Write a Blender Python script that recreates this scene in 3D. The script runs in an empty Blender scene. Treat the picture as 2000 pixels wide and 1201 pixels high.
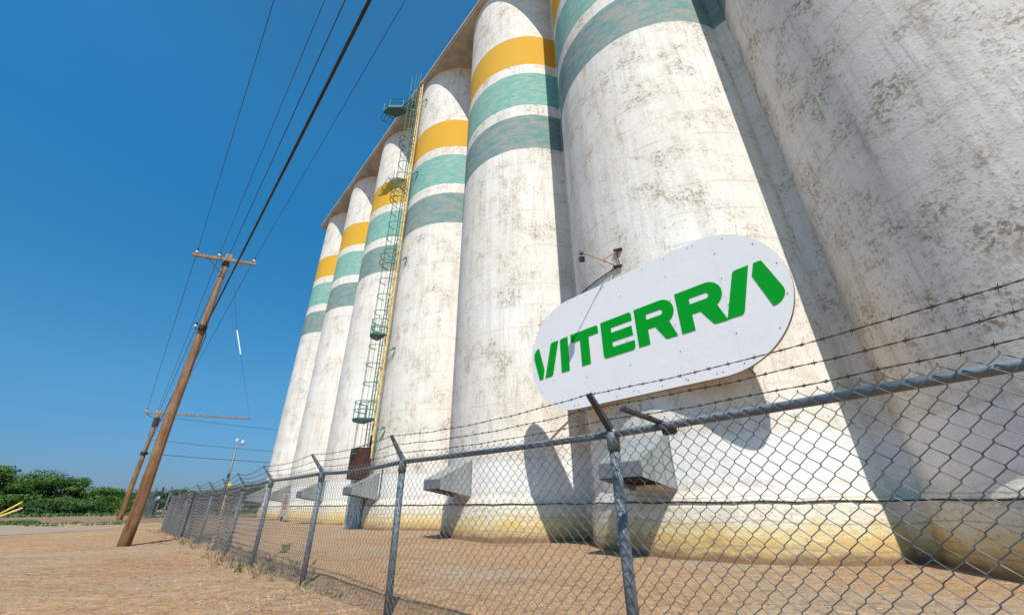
import bpy, bmesh, math, random
from mathutils import Vector, Matrix, noise
random.seed(7)
R_ = math.radians
scene = bpy.context.scene
COL = scene.collection

# ------------------------------------------------------------------ camera
CH = 1.26
PITCH, ROLL = R_(26.2), R_(.45)
F = Vector((0, math.cos(PITCH), math.sin(PITCH)))
U0 = Vector((0, -math.sin(PITCH), math.cos(PITCH)))
R0 = Vector((1, 0, 0))
Rt = R0*math.cos(ROLL) - U0*math.sin(ROLL)
Up = U0*math.cos(ROLL) + R0*math.sin(ROLL)
cam_d = bpy.data.cameras.new('camera')
cam = bpy.data.objects.new('camera', cam_d); COL.objects.link(cam)
m = Matrix((Rt, Up, -F)).transposed().to_4x4(); m.translation = (0, 0, CH)
cam.matrix_world = m
cam_d.sensor_width = 36; cam_d.lens = 782/2000*36
cam_d.clip_start = .05; cam_d.clip_end = 9000
scene.camera = cam

# ------------------------------------------------------------------ sky, sun, exposure
SUN_AZ, SUN_EL = R_(-81), R_(54.5)      # toward the sun, from +X
sd = Vector((math.cos(SUN_AZ)*math.cos(SUN_EL), math.sin(SUN_AZ)*math.cos(SUN_EL), math.sin(SUN_EL)))
w = bpy.data.worlds.new('World'); scene.world = w; w.use_nodes = True
nt = w.node_tree; nt.nodes.clear()
sky = nt.nodes.new('ShaderNodeTexSky'); sky.sky_type = 'NISHITA'; sky.sun_disc = False
sky.sun_elevation = SUN_EL; sky.sun_rotation = math.pi/2 - SUN_AZ
sky.air_density = 1.0; sky.dust_density = 1.0; sky.ozone_density = 10.0; sky.altitude = 500
bg = nt.nodes.new('ShaderNodeBackground'); bg.inputs[1].default_value = .0885
wo = nt.nodes.new('ShaderNodeOutputWorld')
wtc = nt.nodes.new('ShaderNodeTexCoord'); wsep = nt.nodes.new('ShaderNodeSeparateXYZ'); nt.links.new(wtc.outputs['Generated'], wsep.inputs[0])
wr = nt.nodes.new('ShaderNodeValToRGB'); nt.links.new(wsep.outputs[2], wr.inputs[0])     # clearer, deeper air overhead than at the horizon
for i, (p_, c_) in enumerate(((.0,(.27,.32,.39)), (.05,(.29,.35,.41)), (.228,(.33,.61,.58)), (.56,(.205,.82,.83)), (.70,(.27,.93,.93)), (.9,(.33,.85,.82)))):
    e_ = wr.color_ramp.elements[i] if i < 2 else wr.color_ramp.elements.new(p_)
    e_.position = p_; e_.color = c_ + (1,)
wm = nt.nodes.new('ShaderNodeMix'); wm.data_type = 'RGBA'; wm.blend_type = 'MULTIPLY'; wm.inputs[0].default_value = 1
nt.links.new(sky.outputs[0], wm.inputs[6]); nt.links.new(wr.outputs[0], wm.inputs[7])
wg = nt.nodes.new('ShaderNodeMix'); wg.data_type = 'RGBA'; wg.blend_type = 'MULTIPLY'; wg.inputs[0].default_value = 1; wg.inputs[7].default_value = (2, 2, 2, 1)
nt.links.new(wm.outputs[2], wg.inputs[6])
nt.links.new(wg.outputs[2], bg.inputs[0]); nt.links.new(bg.outputs[0], wo.inputs[0])
sl = bpy.data.lights.new('sun', 'SUN'); sl.energy = 5.0; sl.angle = R_(.5); sl.color = (1, .94, .85)
so = bpy.data.objects.new('sun', sl); COL.objects.link(so)
so.rotation_euler = sd.to_track_quat('Z', 'Y').to_euler()
scene.view_settings.view_transform = 'Standard'; scene.view_settings.look = 'None'
scene.view_settings.exposure = 0.25; scene.view_settings.gamma = 1

# ------------------------------------------------------------------ layout frame: A runs along the silo row, N into it
TH = R_(41.18)
A = Vector((-math.sin(TH), math.cos(TH), 0)); N = Vector((math.cos(TH), math.sin(TH), 0)); Z = Vector((0, 0, 1))
RAD = 4.8; PP = 3.345*RAD; SP = 9.6; S0 = -2.995
def W(s, n, z=0): return A*s + N*n + Z*z
ROWROT = math.atan2(-A.y, -A.x)          # local +X = -A, local +Y = N

# ------------------------------------------------------------------ helpers
def tag(o, label=None, cat=None, group=None, kind=None):
    if label: o['label'] = label
    if cat: o['category'] = cat
    if group: o['group'] = group
    if kind: o['kind'] = kind
    return o
def empty(name, loc, label, cat, group=None, rz=0):
    o = bpy.data.objects.new(name, None); COL.objects.link(o); o.location = loc; o.rotation_euler = (0, 0, rz)
    return tag(o, label, cat, group)
class MB:
    def __init__(s): s.v = []; s.f = []; s.uv = []
    def add(s, vs, fs):
        b = len(s.v); s.v += [tuple(v) for v in vs]; s.f += [tuple(i+b for i in f) for f in fs]; return s
    def box(s, c, sz, M=None):
        c = Vector(c); hx, hy, hz = [a/2 for a in sz]
        vs = [Vector((x, y, z)) for x in (-hx, hx) for y in (-hy, hy) for z in (-hz, hz)]
        vs = [(M @ v if M else v) + c for v in vs]
        return s.add(vs, [(0,1,3,2),(4,6,7,5),(0,4,5,1),(2,3,7,6),(0,2,6,4),(1,5,7,3)])
    def hexa(s, p):      # 8 corners: bottom 4 ccw, top 4 ccw
        return s.add(p, [(3,2,1,0),(4,5,6,7),(0,1,5,4),(1,2,6,5),(2,3,7,6),(3,0,4,7)])
    def tube(s, pts, r, n=6, cap=True, closed=False):
        pts = [Vector(p) for p in pts]; k = len(pts)
        rs = r if isinstance(r, (list, tuple)) else [r]*k
        vs = []; up = None
        for i, p in enumerate(pts):
            a = pts[i-1] if (i > 0 or closed) else p
            b = pts[(i+1) % k] if (i < k-1 or closed) else p
            d = (b-a).normalized() if (b-a).length > 1e-9 else Vector((0,0,1))
            if up is None: up = Vector((0,0,1)) if abs(d.z) < .9 else Vector((1,0,0))
            x = d.cross(up)
            if x.length < 1e-4: x = d.cross(Vector((1,.3,0)))
            x.normalize(); y = x.cross(d).normalized(); up = y
            for j in range(n):
                t = 2*math.pi*j/n; vs.append(p + (x*math.cos(t) + y*math.sin(t))*rs[i])
        fs = []
        for i in range(k if closed else k-1):
            i2 = (i+1) % k
            for j in range(n):
                j2 = (j+1) % n; fs.append((i*n+j, i*n+j2, i2*n+j2, i2*n+j))
        if cap and not closed:
            fs.append(tuple(range(n-1, -1, -1))); fs.append(tuple((k-1)*n+j for j in range(n)))
        return s.add(vs, fs)
    def bar(s, a, b, w_, h):      # rectangular bar
        a, b = Vector(a), Vector(b); d = (b-a).normalized()
        u = Vector((0,0,1)) if abs(d.z) < .95 else Vector((1,0,0))
        x = d.cross(u).normalized()*w_/2; y = x.cross(d).normalized()*h/2
        return s.hexa([a-x-y, a+x-y, a+x+y, a-x+y, b-x-y, b+x-y, b+x+y, b-x+y])
    def prism(s, poly, y0, y1):   # poly in local x,z ; extruded along local y
        n = len(poly); vs = [(x, y0, z) for x, z in poly] + [(x, y1, z) for x, z in poly]
        fs = [tuple(range(n)), tuple(range(2*n-1, n-1, -1))]
        fs += [(i, i+n, (i+1) % n+n, (i+1) % n) for i in range(n)]
        return s.add(vs, fs)
    def build(s, name, mat, parent=None, smooth=False, loc=None, bevel=0):
        me = bpy.data.meshes.new(name); me.from_pydata(s.v, [], s.f)
        if mat: me.materials.append(mat)
        bm = bmesh.new(); bm.from_mesh(me)
        if len(bm.faces) < 20000: bmesh.ops.recalc_face_normals(bm, faces=bm.faces)
        bm.to_mesh(me); bm.free()
        if smooth:
            for p in me.polygons: p.use_smooth = True
        o = bpy.data.objects.new(name, me); COL.objects.link(o)
        if parent: o.parent = parent
        if loc is not None: o.location = loc
        if bevel:
            md = o.modifiers.new('bevel', 'BEVEL'); md.width = bevel; md.segments = 2; md.limit_method = 'ANGLE'
        return o

def each(name, mat, parent, makers, smooth=False):
    """one mesh per countable piece"""
    for f in makers:
        q = MB(); f(q); q.build(name, mat, parent, smooth)

# ------------------------------------------------------------------ materials
class G:
    """tiny node graph writer"""
    def __init__(s, name):
        s.m = bpy.data.materials.new(name); s.m.use_nodes = True; s.t = s.m.node_tree
        s.b = s.t.nodes['Principled BSDF']; s.tc = None
    def n(s, typ, **k):
        nd = s.t.nodes.new(typ)
        for a, b in k.items(): setattr(nd, a, b)
        return nd
    def l(s, a, b): s.t.links.new(a, b)
    def set(s, inp, v):
        if hasattr(v, 'node'): s.l(v, inp)
        else: inp.default_value = v
    def coord(s, kind='Object'):
        if not s.tc: s.tc = s.n('ShaderNodeTexCoord')
        return s.tc.outputs[kind]
    def mp(s, v, scale=(1,1,1), loc=(0,0,0), rot=(0,0,0)):
        nd = s.n('ShaderNodeMapping'); s.l(v, nd.inputs[0]); s.set(nd.inputs[1], loc); s.set(nd.inputs[2], rot); s.set(nd.inputs[3], scale); return nd.outputs[0]
    def noise(s, v, sc, det=5, rough=.6, w_=None, dist=0):
        nd = s.n('ShaderNodeTexNoise')
        if w_ is not None: nd.noise_dimensions = '4D'; s.set(nd.inputs['W'], w_)
        s.l(v, nd.inputs['Vector']); nd.inputs['Scale'].default_value = sc; nd.inputs['Detail'].default_value = det
        nd.inputs['Roughness'].default_value = rough; nd.inputs['Distortion'].default_value = dist
        return nd.outputs[0]
    def ramp(s, v, a, b, lo=0., hi=1.):
        nd = s.n('ShaderNodeMapRange'); s.l(v, nd.inputs[0])
        for i, x in zip((1,2,3,4), (a,b,lo,hi)): nd.inputs[i].default_value = x
        return nd.outputs[0]
    def math(s, op, a, b=0.):
        nd = s.n('ShaderNodeMath', operation=op); s.set(nd.inputs[0], a); s.set(nd.inputs[1], b); return nd.outputs[0]
    def mix(s, f, a, b, mode='MIX'):
        nd = s.n('ShaderNodeMix', data_type='RGBA', blend_type=mode)
        s.set(nd.inputs[0], f)
        for i, x in ((6, a), (7, b)):
            if isinstance(x, tuple) and len(x) == 3: x = x + (1,)
            s.set(nd.inputs[i], x)
        return nd.outputs[2]
    def bump(s, h, strength=.3, dist=.02, prev=None):
        nd = s.n('ShaderNodeBump'); nd.inputs['Strength'].default_value = strength; nd.inputs['Distance'].default_value = dist
        s.l(h, nd.inputs['Height'])
        if prev is not None: s.l(prev, nd.inputs['Normal'])
        return nd.outputs[0]
    def out(s, col=None, rough=None, metal=None, normal=None, spec=None):
        if col is not None: s.set(s.b.inputs['Base Color'], col + (1,) if isinstance(col, tuple) and len(col) == 3 else col)
        if rough is not None: s.set(s.b.inputs['Roughness'], rough)
        if metal is not None: s.set(s.b.inputs['Metallic'], metal)
        if spec is not None: s.b.inputs['Specular IOR Level'].default_value = spec
        if normal is not None: s.l(normal, s.b.inputs['Normal'])
        return s.m

def silo_mat(name, bands=True):
    g = G(name); co = g.coord(); rnd = g.n('ShaderNodeObjectInfo').outputs['Random']; W4 = g.math('MULTIPLY', rnd, 60.)
    sep = g.n('ShaderNodeSeparateXYZ'); g.l(co, sep.inputs[0]); z = sep.outputs[2]
    flat = g.mp(co, (1,1,2.6)); tall = g.mp(co, (1,1,.07))
    big = g.noise(g.mp(co, (1,1,1.4)), .22, 4, .6, W4); mid = g.noise(flat, .9, 6, .65, W4)
    fine = g.noise(flat, 5.5, 6, .75, W4); fine2 = g.noise(co, 22, 4, .7, W4); streak = g.noise(tall, 2.2, 5, .65, W4)
    # whitewash with cleaner and greyer patches
    base = g.mix(g.ramp(mid, .35, .68), (.79,.755,.685), (.72,.68,.61))
    base = g.mix(g.ramp(big, .45, .62), base, (.82,.80,.75))
    base = g.mix(g.math('MULTIPLY', g.ramp(streak, .48, .68), .55), base, (.56,.52,.455))
    # light repainted squares and runs
    g_uv = g.coord('UV')
    br = g.n('ShaderNodeTexBrick'); br.offset = .37; br.inputs['Scale'].default_value = .28; br.inputs['Mortar Size'].default_value = .004
    br.inputs['Color1'].default_value = (0,0,0,1); br.inputs['Color2'].default_value = (1,1,1,1); br.inputs['Mortar'].default_value = (.4,.4,.4,1)
    br.inputs['Brick Width'].default_value = .55; br.inputs['Row Height'].default_value = .34
    g.l(g.mp(g_uv, (1,1,1), (0,0,0)), br.inputs['Vector'])
    bsep = g.n('ShaderNodeSeparateColor'); g.l(br.outputs[0], bsep.inputs[0])
    base = g.mix(g.math('MULTIPLY', bsep.outputs[0], .12), base, (.60,.60,.60))
    # peeling paint: brown grit gathered in patches, with finer pitting everywhere
    ridge = g.mp(co, (1,1,1.0))
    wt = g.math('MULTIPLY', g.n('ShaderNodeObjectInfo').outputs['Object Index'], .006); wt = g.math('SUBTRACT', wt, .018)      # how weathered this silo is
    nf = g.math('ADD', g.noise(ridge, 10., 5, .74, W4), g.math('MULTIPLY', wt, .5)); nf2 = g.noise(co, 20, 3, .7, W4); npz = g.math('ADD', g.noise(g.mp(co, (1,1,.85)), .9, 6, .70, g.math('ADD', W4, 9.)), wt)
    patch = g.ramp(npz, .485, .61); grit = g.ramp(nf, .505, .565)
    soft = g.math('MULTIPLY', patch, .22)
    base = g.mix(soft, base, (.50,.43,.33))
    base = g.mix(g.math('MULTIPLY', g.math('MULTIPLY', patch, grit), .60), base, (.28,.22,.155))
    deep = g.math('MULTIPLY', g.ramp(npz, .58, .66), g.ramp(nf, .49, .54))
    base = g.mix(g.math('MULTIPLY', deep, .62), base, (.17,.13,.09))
    pits = g.math('MULTIPLY', g.ramp(nf, .60, .66), g.ramp(big, .38, .55, .2, .7))
    base = g.mix(pits, base, (.33,.27,.20))
    base = g.mix(g.math('MULTIPLY', g.ramp(nf2, .56, .63), .42), base, (.36,.30,.23))
    lt = g.math('MULTIPLY', g.ramp(g.noise(ridge, 3.1, 4, .6, g.math('ADD', W4, 4.)), .52, .66), .3)
    base = g.mix(lt, base, (.83,.81,.76))
    lw = g.n('ShaderNodeTexWave'); lw.bands_direction = 'Z'; lw.inputs['Scale'].default_value = .26; lw.inputs['Distortion'].default_value = .8; lw.inputs['Detail Scale'].default_value = .5
    g.l(co, lw.inputs['Vector'])
    lift = g.math('MULTIPLY', g.ramp(lw.outputs[1], .975, 1.), g.ramp(mid, .40, .60))
    base = g.mix(g.math('MULTIPLY', lift, .42), base, (.44,.40,.34))
    thin = g.noise(g.mp(co, (1,1,.03)), 9., 3, .6, W4)
    base = g.mix(g.math('MULTIPLY', g.math('MULTIPLY', g.ramp(thin, .60, .66), g.ramp(mid, .42, .55)), .5), base, (.86,.85,.82))
    base = g.mix(g.math('MULTIPLY', g.math('MULTIPLY', g.ramp(thin, .42, .36), g.ramp(big, .42, .55)), .42), base, (.46,.42,.36))
    drip = g.noise(g.mp(co, (1,1,.11)), 3.6, 5, .7, g.math('ADD', W4, 21.))
    base = g.mix(g.math('MULTIPLY', g.math('MULTIPLY', g.ramp(drip, .57, .66), g.ramp(npz, .40, .52)), .50), base, (.42,.34,.24))
    # grime band a few metres above the plinth
    gb = g.math('MULTIPLY', g.math('MULTIPLY', g.ramp(z, 9., 2.6), g.ramp(z, 1.9, 3.0)), g.ramp(g.noise(co, 1.1, 5, .7, W4), .47, .66))
    base = g.mix(g.math('MULTIPLY', gb, .5), base, (.50,.41,.28))
    clean = g.math('MULTIPLY', g.ramp(z, 3.05, 2.85), g.ramp(z, 1.5, 1.9))
    base = g.mix(g.math('MULTIPLY', clean, .65), base, (.80,.80,.80))
    if bands:
        wob = g.math('MULTIPLY', g.math('SUBTRACT', g.noise(co, 2.2, 3, .5, W4), .5), .12)
        zz = g.math('ADD', z, wob)
        def band(a, b): return g.math('MULTIPLY', g.math('GREATER_THAN', zz, a), g.math('LESS_THAN', zz, b))
        worn = g.math('MULTIPLY', g.ramp(nf, .535, .60), .55)
        wornm = g.ramp(g.noise(flat, 1.6, 7, .72, W4), .40, .62)
        org = g.mix(g.math('MULTIPLY', wornm, .5), (.68,.37,.02), (.62,.38,.06))
        teal = g.mix(wornm, (.12,.40,.365), (.33,.46,.39))
        grt = g.mix(g.ramp(g.noise(flat, 1.1, 7, .75, g.math('ADD', W4, 3.)), .43, .58), (.12,.275,.28), (.30,.315,.29))
        for (a, b, c) in ((29.42, 32.75, org), (25.15, 28.45, teal), (21.15, 24.15, grt)):
            c2 = g.mix(worn, c, (.40,.33,.25))
            base = g.mix(band(a, b), base, c2)
    h = g.math('ADD', g.math('MULTIPLY', mid, .35), g.math('MULTIPLY', nf, .4))
    # faint slip-form ridges
    wv = g.n('ShaderNodeTexWave'); wv.bands_direction = 'X'; wv.inputs['Scale'].default_value = .30; wv.inputs['Distortion'].default_value = 2.2; wv.inputs['Detail Scale'].default_value = .25
    g.l(g_uv, wv.inputs['Vector'])
    h = g.math('ADD', h, g.math('MULTIPLY', g.math('POWER', wv.outputs[1], 18.), .16))
    nrm = g.bump(h, .6, .05); nrm = g.bump(nf2, .2, .012, nrm)
    return g.out(base, .93, 0, nrm, .2)

def plinth_mat():
    g = G('plinth_paint'); co = g.coord(); W4 = g.math('MULTIPLY', g.n('ShaderNodeObjectInfo').outputs['Random'], 60.)
    sep = g.n('ShaderNodeSeparateXYZ'); g.l(co, sep.inputs[0]); z = sep.outputs[2]
    n1 = g.noise(co, .8, 5, .6, W4); n2 = g.noise(g.mp(co, (1,1,3)), 2.2, 6, .7, W4); n3 = g.noise(g.mp(co, (1,1,2)), 9, 5, .7, W4)
    base = g.mix(g.ramp(n2, .35, .65), (.76,.71,.60), (.64,.58,.45))
    ye = g.math('ADD', z, g.math('MULTIPLY', g.math('SUBTRACT', n1, .5), 1.3))
    base = g.mix(g.ramp(ye, .86, .66), base, (.66,.54,.30))
    base = g.mix(g.ramp(ye, .50, .45), base, g.mix(g.ramp(n1, .42, .6), (.64,.45,.17), (.50,.40,.24)))
    base = g.mix(g.math('MULTIPLY', g.ramp(ye, .42, .12), g.ramp(n2, .3, .6)), base, (.42,.29,.15))
    base = g.mix(g.math('MULTIPLY', g.ramp(n3, .54, .64), .6), base, (.24,.19,.13))
    base = g.mix(g.math('MULTIPLY', g.math('MULTIPLY', g.ramp(z, 1.0, 1.5), g.ramp(n2, .45, .62)), .5), base, (.42,.37,.30))
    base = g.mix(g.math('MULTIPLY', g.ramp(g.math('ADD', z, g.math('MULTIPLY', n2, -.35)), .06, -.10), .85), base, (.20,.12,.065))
    base = g.mix(g.ramp(z, 1.2, 1.6, 0., .6), base, (.74,.71,.65))
    cr = g.n('ShaderNodeTexWave'); cr.bands_direction = 'Z'; cr.inputs['Scale'].default_value = .55; cr.inputs['Distortion'].default_value = 2.5; cr.inputs['Detail Scale'].default_value = .7
    g.l(co, cr.inputs['Vector'])
    line = g.ramp(cr.outputs[1], .985, .999)
    base = g.mix(g.math('MULTIPLY', line, .5), base, (.25,.2,.14))
    nrm = g.bump(g.math('ADD', n2, g.math('MULTIPLY', n3, .4)), .6, .05)
    return g.out(base, .92, 0, nrm, .2)

def simple(name, col, rough=.6, metal=0, var=.15, sc=3, col2=None, bump=.15, det=6, bd=.01):
    g = G(name); co = g.coord()
    n1 = g.noise(co, sc, det, .65)
    c2 = col2 or tuple(c*(1-var*1.6) for c in col)
    c = g.mix(g.ramp(n1, .38, .66), col, c2)
    return g.out(c, g.ramp(n1, .3, .7, rough-.08, rough+.08), metal, g.bump(g.noise(co, sc*5, 5, .7), bump, bd))

def ground_mat():
    g = G('dirt'); co = g.coord()
    a = g.noise(co, .12, 5, .6); b = g.noise(co, .9, 6, .65); c = g.noise(co, 5, 6, .75); d = g.noise(co, 17, 4, .75)
    rut = g.noise(g.mp(co, (.25, 1.6, 1), rot=(0,0,R_(-48))), 1.1, 5, .6)
    base = g.mix(g.ramp(b, .38, .62), (0.394,0.233,0.121), (0.317,0.183,0.093))
    base = g.mix(g.ramp(a, .42, .6), base, (0.419,0.275,0.156))
    base = g.mix(g.math('MULTIPLY', g.ramp(g.noise(co, .3, 5, .65), .52, .62), .6), base, (0.342,0.256,0.150))
    base = g.mix(g.math('MULTIPLY', g.ramp(g.noise(g.mp(co, (1,1,1), (3,8,0)), .16, 4, .6), .50, .60), .55), base, (0.352,0.318,0.258))
    base = g.mix(g.math('MULTIPLY', g.ramp(rut, .5, .62), .35), base, (0.242,0.135,0.069))
    base = g.mix(g.math('MULTIPLY', g.ramp(c, .50, .60), .60), base, (0.197,0.110,0.057))
    base = g.mix(g.math('MULTIPLY', g.ramp(c, .46, .38), .50), base, (0.533,0.355,0.207))
    base = g.mix(g.math('MULTIPLY', g.ramp(d, .54, .64), .55), base, (0.559,0.391,0.241))
    base = g.mix(g.math('MULTIPLY', g.ramp(d, .45, .37), .55), base, (0.165,0.098,0.052))
    sts = None
    for sc, th in ((8., .78), (20., .62)):
        vo = g.n('ShaderNodeTexVoronoi'); vo.inputs['Scale'].default_value = sc; g.l(g.mp(co, (1,1,1), (sc,0,0)), vo.inputs['Vector'])
        vs = g.n('ShaderNodeSeparateColor'); g.l(vo.outputs['Color'], vs.inputs[0])
        st = g.math('MULTIPLY', g.ramp(vo.outputs['Distance'], .36, .28), g.math('GREATER_THAN', vs.outputs[0], th))
        base = g.mix(g.math('MULTIPLY', st, .9), base, g.mix(vs.outputs[1], (0.635,0.453,0.288), (0.279,0.165,0.093)))
        sts = st if sts is None else g.math('ADD', sts, st)
    h = g.math('ADD', g.math('ADD', g.math('MULTIPLY', c, 1.), g.math('MULTIPLY', d, .4)), g.math('MULTIPLY', sts, .4))
    nrm = g.bump(b, .5, .12); nrm = g.bump(h, 1., .07, nrm)
    return g.out(base, .96, 0, nrm, .15)

def leaf_mat(name, c1, c2):
    g = G(name); rnd = g.n('ShaderNodeNewGeometry').outputs['Random Per Island']
    n = g.noise(g.coord(), .5, 3, .5)
    c = g.mix(g.math('MULTIPLY', g.math('ADD', rnd, n), .55), c1, c2)
    return g.out(c, .65, 0, None, .3)

M_SILO = silo_mat('weathered_silo_paint'); M_PL = plinth_mat()
M_GROUND = ground_mat()
M_SLAB = simple('slab_concrete', (.42,.385,.34), .9, 0, .3, .6, (.27,.24,.205), .4, bd=.03)
M_GALV = simple('galvanised_post', (.20,.235,.265), .6, .3, .3, 16, (.09,.11,.13), .3)
M_RAIL = simple('galvanised_rail', (.21,.245,.275), .62, .25, .12, 6, (.13,.155,.18), .2)
M_WIRE = simple('galvanised_wire', (.16,.165,.175), .65, .3, .3, 9, (.095,.095,.10), 0)
M_BARB = simple('rusty_barbed_wire', (.075,.052,.042), .75, .3, .3, 20, (.05,.035,.03), 0)
M_ARM = simple('dark_steel_arm', (.10,.10,.105), .55, .6, .3, 12, (.05,.05,.055), .2)
M_CHUTE = simple('chute_sheet_metal', (.29,.31,.305), .5, .12, .12, 1.6, (.215,.235,.235), .2)
M_LIP = simple('dull_grey_steel', (.20,.225,.24), .6, .15, .15, 3, (.15,.17,.185), .1)
M_CAVITY = simple('chute_cavity_shade', (.012,.010,.009), .9, 0, .3, 3)  # near-black colour paints the shade inside the open chute mouths
M_RUST = simple('rusted_steel', (.075,.032,.022), .85, .1, .4, 4, (.035,.018,.014), .3)
M_TEAL = simple('teal_paint', (.035,.25,.21), .55, 0, .25, 5, (.02,.16,.14))
M_TEALD = simple('dark_teal_plate', (.02,.11,.095), .6, 0, .25, 5, (.012,.07,.06))
M_YEL = simple('yellow_paint', (.68,.50,.15), .6, 0, .2, 3, (.42,.27,.09))
M_SIGN = simple('white_sign_sheet', (.84,.83,.84), .42, 0, .03, .55, (.80,.795,.80), .25, bd=.03)
M_SIGNE = simple('sign_edge_timber', (.42,.27,.13), .8, 0, .3, 4)
M_GREEN = simple('green_vinyl', (.0,.33,.02), .6, 0, .06, 1.2, (.0,.31,.02), .02); M_GREEN.node_tree.nodes['Principled BSDF'].inputs['Specular IOR Level'].default_value = .12
M_SCREW = simple('screw_head', (.25,.25,.26), .5, .5, .1, 5)
M_SEAM = simple('sheet_seam', (.70,.71,.74), .5, 0, .05, 5)
M_RUBBER = simple('black_rubber', (.018,.018,.02), .6, 0, .2, 5)
M_INS = simple('porcelain', (.62,.64,.66), .3, 0, .1, 5)
M_RED = simple('red_paint', (.50,.09,.06), .6, 0, .25, 6)
M_ORANGE = simple('ochre_conduit', (.42,.25,.07), .6, 0, .3, 6)
M_LAMP = simple('lamp_housing', (.05,.05,.055), .5, .3, .2, 6)
M_BARK = simple('tree_bark', (.12,.09,.065), .9, 0, .3, 3, (.07,.05,.04), .4)
M_STONE = simple('pale_stone', (.37,.275,.20), .9, 0, .3, 2.5, (.20,.135,.095), .3)
M_DRY = simple('dry_grass_blades', (.36,.27,.17), .9, 0, .3, 2, (.20,.145,.095), 0)
M_GRASS = simple('grass_blades', (.07,.14,.025), .7, 0, .3, 2, (.045,.10,.02), 0)
M_ASPH = simple('worn_asphalt', (.285,.22,.16), .95, 0, .15, .7, (.235,.18,.13), .3)
M_SOIL = simple('bare_soil', (.235,.14,.085), .95, 0, .2, .5, (.17,.105,.06), .5, bd=.05)
M_LEAF = leaf_mat('leaves_fresh', (.010,.036,.003), (.075,.155,.012))
M_LEAFD = leaf_mat('leaves_dark', (.012,.036,.008), (.045,.10,.018))

def wood_mat():
    g = G('pole_wood'); co = g.coord()
    gr = g.noise(g.mp(co, (9,9,.35)), 1.6, 6, .7); pt = g.noise(g.mp(co, (1,1,.5)), 1.4, 4, .6)
    sep = g.n('ShaderNodeSeparateXYZ'); g.l(co, sep.inputs[0])
    c = g.mix(g.ramp(gr, .4, .65), (.235,.115,.05), (.085,.042,.022))
    c = g.mix(g.math('MULTIPLY', g.ramp(pt, .45, .62), .6), c, (.33,.215,.13))
    c = g.mix(g.math('MULTIPLY', g.ramp(sep.outputs[2], 6., 11.), .7), c, g.mix(g.ramp(gr, .4, .6), (.36,.29,.22), (.17,.12,.085)))
    return g.out(c, .9, 0, g.bump(gr, .6, .02), .2)
M_WOOD = wood_mat()
def graffiti_mat():
    g = G('painted_graffiti'); co = g.coord()
    d = g.noise(g.mp(co, (2.2,2.2,.9)), 1.4, 3, .6, dist=1.2); e = g.noise(g.mp(co, (3,3,1.4), (5,2,1)), 1.3, 3, .6, dist=1.5)
    c = g.mix(g.ramp(d, .48, .50), (.62,.57,.58), (.06,.36,.31))
    c = g.mix(g.ramp(e, .56, .58), c, (.55,.09,.12))
    c = g.mix(g.ramp(e, .42, .39), c, (.55,.52,.50))
    return g.out(c, .8, 0, g.bump(d, .2, .02), .2)
M_GRAF = graffiti_mat()

# ------------------------------------------------------------------ ground
def sm(a, b, x):
    t = max(0, min(1, (x-a)/(b-a))); return t*t*(3-2*t)
def gh(x, y):
    s = x*A.x + y*A.y; n = x*N.x + y*N.y
    h = .25*sm(18, 62, s)*sm(3, 9, n)*(1-sm(90, 140, s))
    h += -.12*math.exp(-((s-13)/3.2)**2 - ((n-10.5)/2.)**2) + .06*math.exp(-((s-21)/3.)**2 - ((n-11)/2.)**2)
    h += -.09*math.exp(-((s-0)/3.)**2 - ((n-11.3)/2.)**2)
    d = math.hypot(x, y)
    if d < 60:      # shallow wheel ruts running beside the fence
        wob = .35*noise.noise(Vector((s*.09, 0, 4)))
        for c_ in (-2.3, -4.0, -6.9, -8.5): h -= .022*math.exp(-((n-c_-wob)/.16)**2)*(1-d/60)
    if d < 80:
        k = 1-d/80
        h += k*(noise.noise(Vector((x*.35, y*.35, 0)))*.05 + noise.noise(Vector((x*1.3, y*1.3, 3)))*.026 + (noise.noise(Vector((x*4, y*4, 7)))*.014*(1-d/32) if d < 32 else 0) + (noise.noise(Vector((x*9, y*9, 1)))*.009*(1-d/18) if d < 18 else 0))
    # low bank between the yard and the trees
    q = math.hypot(x, y)
    if x < 0 and y > 0 and s > 40 and n < 6: h += .35*math.exp(-((q-78)/6)**2)*sm(40, 60, s)
    return h - (0 if d < 200 else (d-200)*.0006)
mb = MB(); rings = []; r = .4
while r < 4000: rings.append(r); r *= (1.018 if r < 30 else 1.05 if r < 150 else 1.25)
NA = 700
mb.v.append((0, 0, gh(0, 0)))
for r in rings:
    for j in range(NA):
        t = 2*math.pi*j/NA; x, y = r*math.cos(t), r*math.sin(t); mb.v.append((x, y, gh(x, y)))
for j in range(NA): mb.f.append((0, 1+j, 1+(j+1) % NA))
for i in range(len(rings)-1):
    for j in range(NA):
        a = 1+i*NA+j; b = 1+i*NA+(j+1) % NA; mb.f.append((a, a+NA, b+NA, b))
tag(mb.build('ground', M_GROUND, smooth=True), kind='structure')

def strip(name, mat, q0, q1, a0, a1, lift, nr=6, na=60, wob=1.0, kind='structure'):
    """sheet laid on the ground between two distances, seen over a span of bearings (degrees left of forward)"""
    m_ = MB()
    for i in range(nr+1):
        for j in range(na+1):
            t = R_(a0+(a1-a0)*j/na); wv = noise.noise(Vector((j*.35, i*.2, q0)))*wob
            q = q0+(q1-q0)*i/nr + wv
            x, y = -q*math.sin(t), q*math.cos(t); m_.v.append((x, y, gh(x, y)+lift))
    for i in range(nr):
        for j in range(na): a = i*(na+1)+j; m_.f.append((a, a+1, a+na+2, a+na+1))
    return tag(m_.build(name, mat, smooth=True), kind=kind)
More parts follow.
